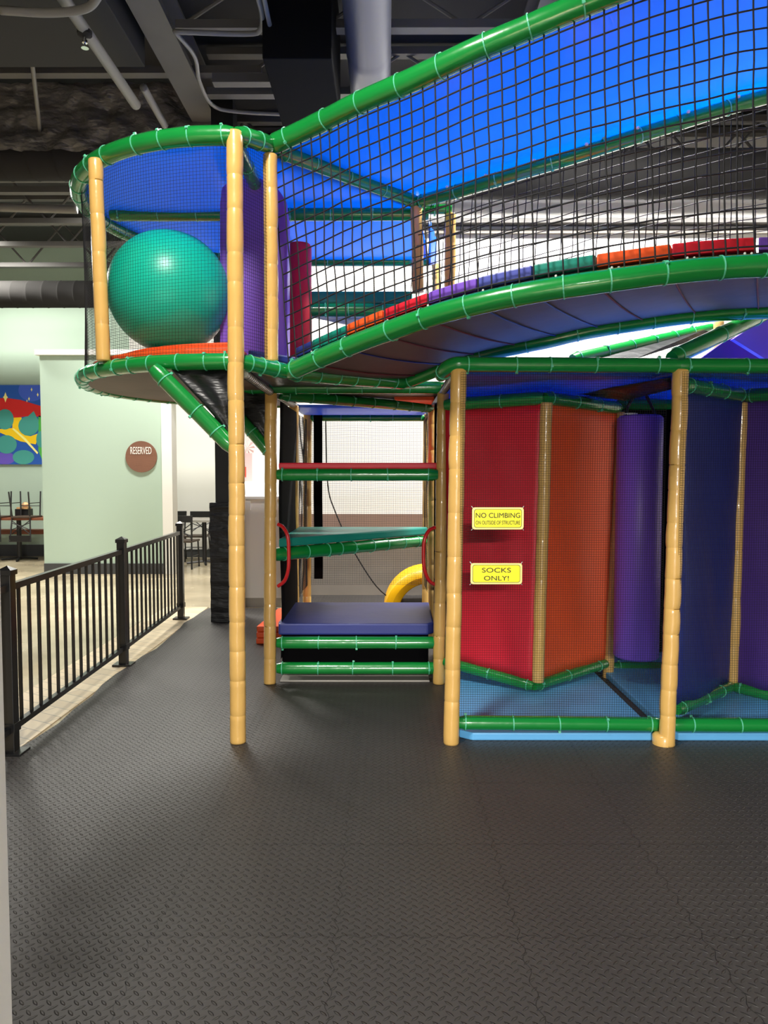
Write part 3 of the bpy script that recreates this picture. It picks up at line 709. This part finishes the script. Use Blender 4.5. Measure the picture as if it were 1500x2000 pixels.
# ================================================================== RAMP above the maze
rp = tower; PFX = 'ramp'
rail([W(1118, 702, 5.5), W(1395, 640, 6.4)], .048, rp, .3)
rail([W(1312, 700, 4.35), W(1560, 580, 5.2)], .05, rp, .45)
o = MB().slab([W(1160, 703, 5.55), W(1410, 630, 6.45), W(1415, 645, 6.45), W(1235, 703, 5.55)], .02).build('edge_strip', M['black'], rp)
ra, rb_, rc_, rd = W(1240, 702, 5.6), W(1440, 640, 6.4), W(1440, 702, 6.3), W(1300, 702, 5.6)
def rn(u, v): return lerp(lerp(W(1200, 703, 5.9), W(1430, 700, 6.7), u), lerp(W(1205, 700, 5.9), W(1430, 628, 6.7), u), v)
net('net', rn, 60, 16, .0012, 2, 2, rp)
post(W(1404, 700, 6.2), W(1404, 628, 6.2), .042, rp, .12)
MB().slab([W(1432, 662, 5.4), W(1590, 560, 5.4), W(1590, 760, 5.4)], .05).build('foam_panel', M['purple'], rp)
MB().slab([W(1365, 703, 5.6), W(1432, 655, 5.6), W(1500, 703, 5.6)], .04).build('foam_panel', M['dpurple'], rp)
MB().slab([W(1415, 640, 6.6), W(1475, 615, 6.6), W(1475, 650, 6.6)], .04).build('foam_panel', M['teal'], rp)
# ================================================================== FENCE
fn = thing('metal_fence', 'black metal picket fence running beside the foam mat on the left', 'fence', (-2.1, 5.9, 0))
FP = [Vector((-1.98, 2.2, 0)), WZ(23, 1470, 0), WZ(242, 1298, 0), WZ(354, 1208, 0)]
for p in FP:
    p.z = -.004; s = .031
    MB().box((p.x-s, p.y-s, p.z), (p.x+s, p.y+s, .985)).build('fence_post', M['fence'], fn, bevel=.003)
    MB().box((p.x-.075, p.y-.06, p.z), (p.x+.075, p.y+.06, .012)).build('base_plate', M['fence'], fn, bevel=.003)
    MB().box((p.x-.037, p.y-.037, .12), (p.x+.037, p.y+.037, .17)).build('bracket', M['fence'], fn, bevel=.002)
    mb = MB().box((p.x-.038, p.y-.038, .985), (p.x+.038, p.y+.038, 1.012))
    mb.add([(p.x-.038, p.y-.038, 1.012), (p.x+.038, p.y-.038, 1.012), (p.x+.038, p.y+.038, 1.012), (p.x-.038, p.y+.038, 1.012), (p.x, p.y, 1.035)], [(0, 1, 4), (1, 2, 4), (2, 3, 4), (3, 0, 4)])
    mb.build('post_cap', M['fence'], fn)
def bar(mb, a, b, w_, h_):
    a = Vector(a); b = Vector(b); d = (b-a).normalized(); n_ = Vector((-d.y, d.x, 0))*w_; z = Vector((0, 0, h_))
    return mb.add([a-n_-z, a+n_-z, a+n_+z, a-n_+z, b-n_-z, b+n_-z, b+n_+z, b-n_+z], [(0,1,2,3),(7,6,5,4),(0,4,5,1),(1,5,6,2),(2,6,7,3),(3,7,4,0)])
for p, q in zip(FP, FP[1:]):
    for z, hh in ((.915, .018), (.135, .016)):
        a, b = Vector((p.x, p.y, z)), Vector((q.x, q.y, z)); d = (b-a).normalized()*.032
        bar(MB(), a+d, b-d, .017, hh).build('fence_rail', M['fence'], fn)
    for i in range(14):
        c = lerp(p, q, (i+1)/15); MB().box((c.x-.008, c.y-.008, .15), (c.x+.008, c.y+.008, .9)).build('picket', M['fence'], fn)
# ================================================================== COLUMN AND REAR THINGS
pb = WZ(446, 1215, 0); xl = WZ(412, 1215, 0).x; yc = pb.y
col = thing('padded_column', 'black steel column wrapped in a black wall pad behind the front tan post', 'column', (xl+.19, yc+.15, 0))
zc_ = W(430, 982, yc).z
def cp(u, v):
    return 0
mb = MB(); prof = []; n = 26
for i in range(n+1):
    z = zc_*i/n; e = .003*math.sin(i*2.3)+.0025*math.sin(i*5.1)
    prof.append((z, e))
vs = []; fs = []
for z, e in prof:
    for (x, y) in ((xl-e*.3, yc-e), (xl+.285+e*.3, yc-e), (xl+.285, yc+.34), (xl, yc+.34)): vs.append((x, y, z))
for i in range(n):
    for j in range(4): fs.append((i*4+j, i*4+(j+1) % 4, (i+1)*4+(j+1) % 4, (i+1)*4+j))
fs += [(3, 2, 1, 0), tuple(n*4+j for j in range(4))]
MB().add(vs, fs).build('wall_pad', M['black'], col, bevel=0)
cl = W(420, 900, yc+.06).x
MB().box((cl, yc+.06, 0), (cl+.22, yc+.28, 5.3)).build('column_shaft', M['fence'], col)
# white half wall
bz = W(500, 975, 8.4).z
struct(MB().box((-1.85, 8.45, .1), (-1.2, 9.3, bz)), 'wall_half', 'white')
struct(MB().box((-1.86, 8.42, bz), (-1.19, 9.3, bz+.03)), 'trim_7', 'trim')
struct(MB().box((-1.83, 8.47, -.012), (-1.22, 9.3, .1)), 'baseboard_half', 'greyb')
mb = MB().box((W(478, 980, 8.43).x-.05, 8.43, W(480, 996, 8.43).z), (W(489, 980, 8.43).x, 8.45, W(480, 978, 8.43).z))
tag(mb.build('switch_plate', M['trim']), 'small white plate on the half wall behind the front tan post', 'wall plate')
# decoration on the wall
dco = thing('wall_decoration', 'blurred pink and red paper decoration on the white wall between the two braces', 'decoration', (W(486, 900, 9.2).x, 9.24, W(486, 966, 9.2).z))
M['pink'] = pm('pink_paper', (226, 190, 188), .8); M['redp'] = pm('red_paper', (220, 80, 60), .8)
mb = MB()
for k in range(9):
    a = k*.7; c = W(483, 875, 9.22); mb.slab([c, c+Vector((.1*math.cos(a), 0, .1*math.sin(a))), c+Vector((.09*math.cos(a+.3), -.01, .09*math.sin(a+.3)))], .003)
mb.build('paper_rosette', M['pink'], dco)
MB().box((W(478, 900, 9.22).x, 9.21, W(478, 940, 9.2).z), (W(493, 900, 9.22).x, 9.225, W(478, 885, 9.2).z)).build('paper_streamer', M['pink'], dco)
MB().box((W(477, 900, 9.22).x, 9.2, W(478, 932, 9.2).z), (W(481, 900, 9.22).x, 9.209, W(478, 912, 9.2).z)).build('paper_ribbon', M['redp'], dco)
# orange folded mat stack
fo = WZ(500, 1258, 0)
f2 = thing('folding_mat', 'orange folded foam mat lying on the floor behind the step tower post', 'mat', (fo.x+.25, fo.y+.2, 0))
for k in range(3):
    MB().prism([(fo.x+k*.003, fo.y), (fo.x+.55, fo.y), (fo.x+.55, fo.y+.9), (fo.x+.06+k*.003, fo.y+.9)], .001+k*.055, .052+k*.055).build('mat_layer', M['orange'], f2, bevel=.01)
# RESERVED sign
rs = W(276, 892, 11.28); rr0 = 30.5/FPX*11.28
sg = thing('sign', 'round brown wooden sign with white RESERVED lettering on the mint partition', 'sign', (rs.x, 11.29, rs.z-rr0))
k = 48; vs = [(rs.x+rr0*math.cos(2*math.pi*i/k), 11.27, rs.z+rr0*math.sin(2*math.pi*i/k)) for i in range(k)]
vs += [(x, 11.299, z) for x, y, z in vs]
MB().add(vs, [tuple(range(k)), tuple(range(k, 2*k))[::-1]]+[(i, k+i, k+(i+1) % k, (i+1) % k) for i in range(k)]).build('sign_disc', M['signwood'], sg)
text('RESERVED', 41/FPX*11.28, 14/FPX*11.28, rs.x, 11.266, W(276, 880, 11.28).z, sg, mat='trim', dep=.003)
# painting
pY = 13.755; pa = W(-60, 907, pY); pb_ = W(83, 752, pY)
pt = thing('painting', 'colourful abstract leaf painting with red band and yellow stars on the mint wall', 'painting', ((pa.x+pb_.x)/2, pY, pa.z))
MB().box((pa.x, pY, pa.z), (pb_.x, pY+.03, pb_.z)).build('canvas', pm('canvas_blue', (34, 88, 178), .6), pt)
def shp(pix, col, lay, name='painted_shape'):
    P_ = [W(x, y, pY) for x, y in pix]
    for p in P_: p.x = min(max(p.x, pa.x+.002), pb_.x-.002); p.z = min(max(p.z, pa.z+.002), pb_.z-.002); p.y = pY-.0015*lay
    k_ = len(P_); mb = MB().add(P_+[p+Vector((0, .0012, 0)) for p in P_], [tuple(range(k_)), tuple(range(k_, 2*k_))[::-1]]+[(i, k_+i, k_+(i+1) % k_, (i+1) % k_) for i in range(k_)])
    return mb.build(name, M[col], pt)
for nm, c in (('p_red', (216, 40, 38)), ('p_yel', (252, 208, 20)), ('p_teal', (70, 158, 148)), ('p_per', (66, 98, 206)), ('p_pur', (104, 84, 190)), ('p_star', (252, 244, 150)), ('p_grn', (80, 180, 70)), ('p_line', (110, 170, 90))): M[nm] = pm(nm, c, .6)
def circ(cx, cy, rx, ry, n=28, a0=0): return [(cx+rx*math.cos(2*math.pi*i/n+a0), cy+ry*math.sin(2*math.pi*i/n+a0)) for i in range(n)]
shp(circ(62, 762, 26, 22), 'p_per', 1)
shp([(-60, 790), (-30, 780), (10, 777), (40, 781), (83, 794), (83, 815), (60, 812), (40, 815), (26, 822), (-60, 822)], 'p_red', 1)
shp([(75, 812), (83, 812), (83, 900), (75, 880)], 'p_grn', 1)
shp([(26, 816), (42, 815), (48, 850), (60, 852), (76, 846), (70, 868), (40, 862), (0, 845), (-60, 845), (-60, 838), (0, 838), (24, 836)], 'p_yel', 2)
shp(circ(10, 895, 20, 12), 'p_pur', 1)
shp(circ(10, 819, 17, 20), 'p_teal', 3, 'painted_leaf')
shp(circ(56, 832, 20, 19)+[], 'p_teal', 3, 'painted_leaf')
shp([(56, 812), (66, 803), (76, 822), (70, 845), (52, 851)], 'p_teal', 4, 'painted_leaf')
shp(circ(13, 868, 20, 18), 'p_teal', 3, 'painted_leaf'); shp(circ(46, 893, 21, 14), 'p_teal', 3, 'painted_leaf')
shp(circ(80, 858, 9, 16), 'p_teal', 3, 'painted_leaf')
shp([(24, 838), (27, 836), (50, 856), (75, 884), (73, 887), (46, 858)], 'p_star', 5, 'painted_stem')
for cx, cy, q in ((11, 776, 10), (62, 761, 4), (74, 771, 4), (57, 779, 4), (53, 783, 3)):
    shp([(cx, cy-q), (cx+q*.25, cy-q*.25), (cx+q*.5, cy), (cx+q*.25, cy+q*.25), (cx, cy+q), (cx-q*.25, cy+q*.25), (cx-q*.5, cy), (cx-q*.25, cy-q*.25)], 'p_star', 5, 'painted_star')
# ---- dining furniture
M['seatm'] = pm('dark_brown_seat', (70, 56, 46), .5)
def make_chair(label):
    t = thing('dining_chair', label, 'chair', (0, 0, 0), 'black metal cross-back dining chairs')
    MB().prism([(-.2, -.2), (.2, -.2), (.17, .2), (-.17, .2)], .43, .46).build('seat', M['seatm'], t, bevel=.008)
    for sx in (-1, 1):
        MB().tube([(sx*.18, -.19, 0), (sx*.17, -.17, .44)], .013, 8).build('leg', M['chairm'], t)
        MB().tube([(sx*.17, .24, 0), (sx*.155, .17, .44), (sx*.17, .2, .7), (sx*.18, .23, .86)], .013, 8).build('leg', M['chairm'], t)
    MB().box((-.19, .215, .76), (.19, .235, .87)).build('top_rail', M['chairm'], t, bevel=.006)
    mb = MB()
    for a, b in ((.5, .74), (.74, .5), (.54, .66), (.66, .54)): mb.tube([(-.16, .19, a), (0, .185+.0, (a+b)/2+.0), (.16, .19, b)], .008, 6)
    mb.build('cross_back', M['chairm'], t)
    mb = MB()
    for sx in (-1, 1): mb.tube([(sx*.176, -.18, .2), (sx*.165, .2, .2)], .008, 6)
    mb.tube([(-.17, -.18, .26), (.17, -.18, .26)], .008, 6); mb.build('stretcher', M['chairm'], t); return t
CH = make_chair('black cross-back dining chair nearest the white door trim, back turned to the fence')
used = [False]
def chair(x, y, rz, label, z=-.012, flip=False):
    if not used[0]: r = CH; used[0] = True
    else:
        r = CH.copy(); COL.objects.link(r)
        for c in [o for o in bpy.data.objects if o.parent == CH]:
            d = c.copy(); COL.objects.link(d); d.parent = r; d.matrix_parent_inverse = c.matrix_parent_inverse.copy()
    r['label'] = label; r.location = (x, y, z); r.rotation_euler = (math.pi if flip else 0, 0, rz); return r
def table(x, y, label, w_=.75, l_=.75, h_=.75, top='wood', top_t=.04):
    t = thing('dining_table', label, 'table', (x, y, 0))
    MB().box((x-w_/2, y-l_/2, h_-top_t), (x+w_/2, y+l_/2, h_)).build('tabletop', M[top], t, bevel=.006)
    MB().tube([(x, y, .03), (x, y, h_-top_t)], .04, 12).build('pedestal', M['chairm'], t)
    mb = MB()
    for k_ in range(4): a = k_*math.pi/2+.3; mb.tube([(x, y, .03), (x+.3*math.cos(a), y+.3*math.sin(a), .005)], .02, 6)
    mb.build('table_base', M['chairm'], t); return t
tY = 13.15
tx = W(20, 1000, tY).x
table(tx+.15, tY, 'brown wooden dining table with upturned chairs below the painting', 1.5, .7, .76)
chair(W(362, 1000, 12.1).x, 12.05, math.pi, 'black cross-back chair nearest the white door trim, its back to the fence')
chair(W(382, 1000, 12.95).x+.02, 13.0, .0, 'black cross-back chair on the far side of the grey table against the white wall')
chair(W(334, 1000, 12.9).x, 13.05, .1, 'black cross-back chair half hidden behind the white door trim')
table(W(398, 1000, 12.6).x, 12.62, 'grey-topped dining table seen through the doorway beside the padded column', .7, .7, .76, 'greyb')
# upturned chairs: the seat rests on the table, legs up, back hanging down in front
chair(W(61, 1000, tY).x, tY-.2, 0, 'upturned black chair on the brown table, at the edge of the mint partition', .76+.46, True)
chair(W(4, 1000, tY).x, tY-.2, 0, 'upturned black chair on the brown table at the left picture edge', .76+.46, True)
bn = thing('bench', 'low brown wooden wall bench behind the dining table under the painting', 'bench', (tx, 13.62, 0))
MB().box((tx-1.2, 13.5, .42), (tx+.9, 13.75, .5)).build('bench_seat', M['wood'], bn, bevel=.006)
for dx in (-1, .75): MB().box((tx+dx, 13.55, -.012), (tx+dx+.05, 13.72, .42)).build('bench_leg', M['chairm'], bn)
cd = thing('condiment_caddy', 'small black caddy with paper napkins on the brown table', 'caddy', (W(41, 1000, tY).x, tY+.1, .76))
cxx = W(41, 1000, tY).x
MB().box((cxx-.12, tY+.02, .761), (cxx+.12, tY+.2, .9)).build('caddy_tray', M['chairm'], cd, bevel=.004)
MB().box((cxx-.1, tY+.04, .9), (cxx+.1, tY+.18, .93)).build('napkins', pm('kraft', (196, 150, 96), .8), cd)
MB().lathe([(.01, 0), (.05, .01), (.06, .05), (.03, .09)], (cxx+.03, tY+.1, .93), 12).build('napkin_bundle', pm('peach', (238, 190, 140), .8), cd)
tag(MB().box((W(402, 1030, 13.59).x, 13.585, W(402, 1042, 13.59).z), (W(409, 1030, 13.59).x, 13.6, W(402, 1028, 13.59).z)).build('wall_outlet', M['trim']), 'white wall outlet right of the grey dining table', 'outlet')
# ================================================================== CEILING SERVICES
def duct(a, b, r, label, mat='duct', ribs=.25, name='air_duct'):
    a = Vector(a); b = Vector(b); L_ = (b-a).length; n = int(L_/ribs); P_ = []; rr = []
    for i in range(n):
        for f, q in ((0, 1.0), (.04, 1.025), (.08, 1.0), (.96, 1.0)): P_.append(lerp(a, b, (i+f)/n)); rr.append(r*q)
    P_.append(b); rr.append(r)
    return tag(MB().tube(P_, rr, 28).build(name, M[mat], smooth=2), label, 'duct')
p = W(75, 575, 12.0); duct((-12, p.y, p.z), (-2.2, p.y, p.z), .21, 'dark round air duct crossing in front of the mint wall, lowest at the left')
p = W(75, 308, 8.35); duct((-12, p.y, p.z), (-1.2, p.y, p.z), .24, 'dark grey air duct left of the lookout tower roof', ribs=.3)
p = W(1300, 340, 8.0); duct((.3, p.y, p.z), (8.3, p.y, p.z), .25, 'thick dark air duct behind the bridge net at the right', ribs=.6)
zD = 5.0; sD = 925/(zD-H); yD = FPX/sD; xD = (716-755)/sD
duct((xD, .2, zD), (xD, 7.4, zD), .182*1.0, 'large blue-grey round duct running overhead behind the green bridge rail', 'ductb', ribs=1.2)
M['pipe'] = pm('grey_pipe', (112, 110, 105), .5)
def pipe(a, b, r, label, mat='pipe', name='pipe', cat='pipe'):
    return tag(MB().tube([a, lerp(a, b, .5), b], r, 12).build(name, M[mat], smooth=2), label, cat)
# sprinkler main
za_ = 4.89; ya = FPX*(za_-H)/925; k0 = (125-755)/925*(za_-H)
pipe((k0, 2.5, za_), (k0, 6.9, za_), .045, 'grey sprinkler pipe running overhead at the upper left')
spk = W(183, 110, 4.42)
spy = FPX/((925-85)/(za_-H)); 
sp = thing('sprinkler_head', 'small chrome sprinkler head under the overhead pipe', 'sprinkler', (k0, spy, za_-.1))
MB().lathe([(.012, .06), (.012, .02), (.02, .02), (.02, 0), (.008, -.002), (.008, -.03), (.028, -.034), (.028, -.038)], (k0, spy, za_-.1), 14).build('nozzle', M['chrome'], sp, smooth=True)
MB().lathe([(.02, .06), (.055, .07), (.055, .1), (.02, .11)], (k0, spy, za_-.11), 12).build('pipe_fitting', M['duct'], sp)
def wp(px, py, z): return WZ(px, py, z)
def con(pix, z, r, label, mat='pipe'):
    P_ = [WZ(x, y, z) for x, y in pix]; n = 30
    return tag(MB().tube([interp(P_, i/n) for i in range(n+1)], r, 8).build('conduit', M[mat], smooth=2), label, 'conduit')
con([(45, -10), (60, 100), (78, 255)], 5.2, .02, 'thin hanging strut at the far upper left')
con([(500, -20), (512, 30), (508, 58), (480, 66), (340, 62)], 5.0, .02, 'bent conduit above the lookout tower')
con([(512, -20), (540, 110), (572, 250)], 4.95, .018, 'long thin conduit sloping down behind the bridge rail')
con([(340, 60), (380, 110), (390, 160), (415, 205), (460, 218), (590, 225)], 5.1, .018, 'curving conduit beside the grey girder')
con([(0, 405), (150, 409)], 4.55, .05, 'horizontal grey pipe left of the tower below the dark duct')
con([(280, 170), (305, 215), (322, 245)], 5.0, .035, 'short grey pipe stub behind the green rim')
con([(0, 350*0+20), (100, 25), (170, 15), (200, -20)], 4.8, .03, 'grey pipe bend at the top left corner')
# wrinkled sheet over wall/bulkhead
def foil(u, v):
    p = Vector((-9+7.2*u, 8.05, 4.98+.7*v)); p.y += .08*noise.noise(Vector((u*40, v*4, 0)))+.04*noise.noise(Vector((u*90, v*12, 3))); return p
o = grid(foil, 160, 16).build('insulation_sheet', M['foil'], smooth=2); tag(o, 'wrinkled black plastic insulation sheet hanging above the duct at left', 'insulation')
# bulkhead boxes between joists
tag(MB().box((-8.4, 5.75, 5.15), (-2.15, 6.76, 5.45)).build('rectangular_duct', M['deck'], bevel=.01), 'black rectangular duct at the upper left under the roof deck', 'duct')
tag(MB().box((-.95, 5.8, 4.7), (-.42, 6.9, 5.6)).build('rectangular_duct', M['blackf'], bevel=.01), 'dark square duct drop beside the big round duct', 'duct')
# light fixtures
for i, (x, y, z, sx, sy, wt, c) in enumerate(LAMPS):
    lab = ['ceiling light above the front of the lookout tower', 'ceiling light behind the viewer over the foam mat', 'ceiling light shining on the blue bridge roof', 'ceiling light over the door of the dining area',
           'ceiling light over the painting', 'ceiling light in the small dining room', 'light added behind the right duct to brighten the white wall', 'ceiling light over the yellow slide'][i]
    t = thing('ceiling_light', 'white rectangular '+lab, 'light', (x, y, z), 'ceiling lights')
    MB().box((x-sx/2-.02, y-sy/2-.02, z), (x+sx/2+.02, y+sy/2+.02, z+.07)).build('light_housing', M['trim'], t)
    MB().box((x-sx/2, y-sy/2, z-.012), (x+sx/2, y+sy/2, z-.001)).build('light_diffuser', M['glow'], t)
    for dx in (-.3, .3): MB().tube([(x+dx*sx, y, z+.07), (x+dx*sx, y, 5.72)], .004, 5).build('hanger', M['steel'], t)
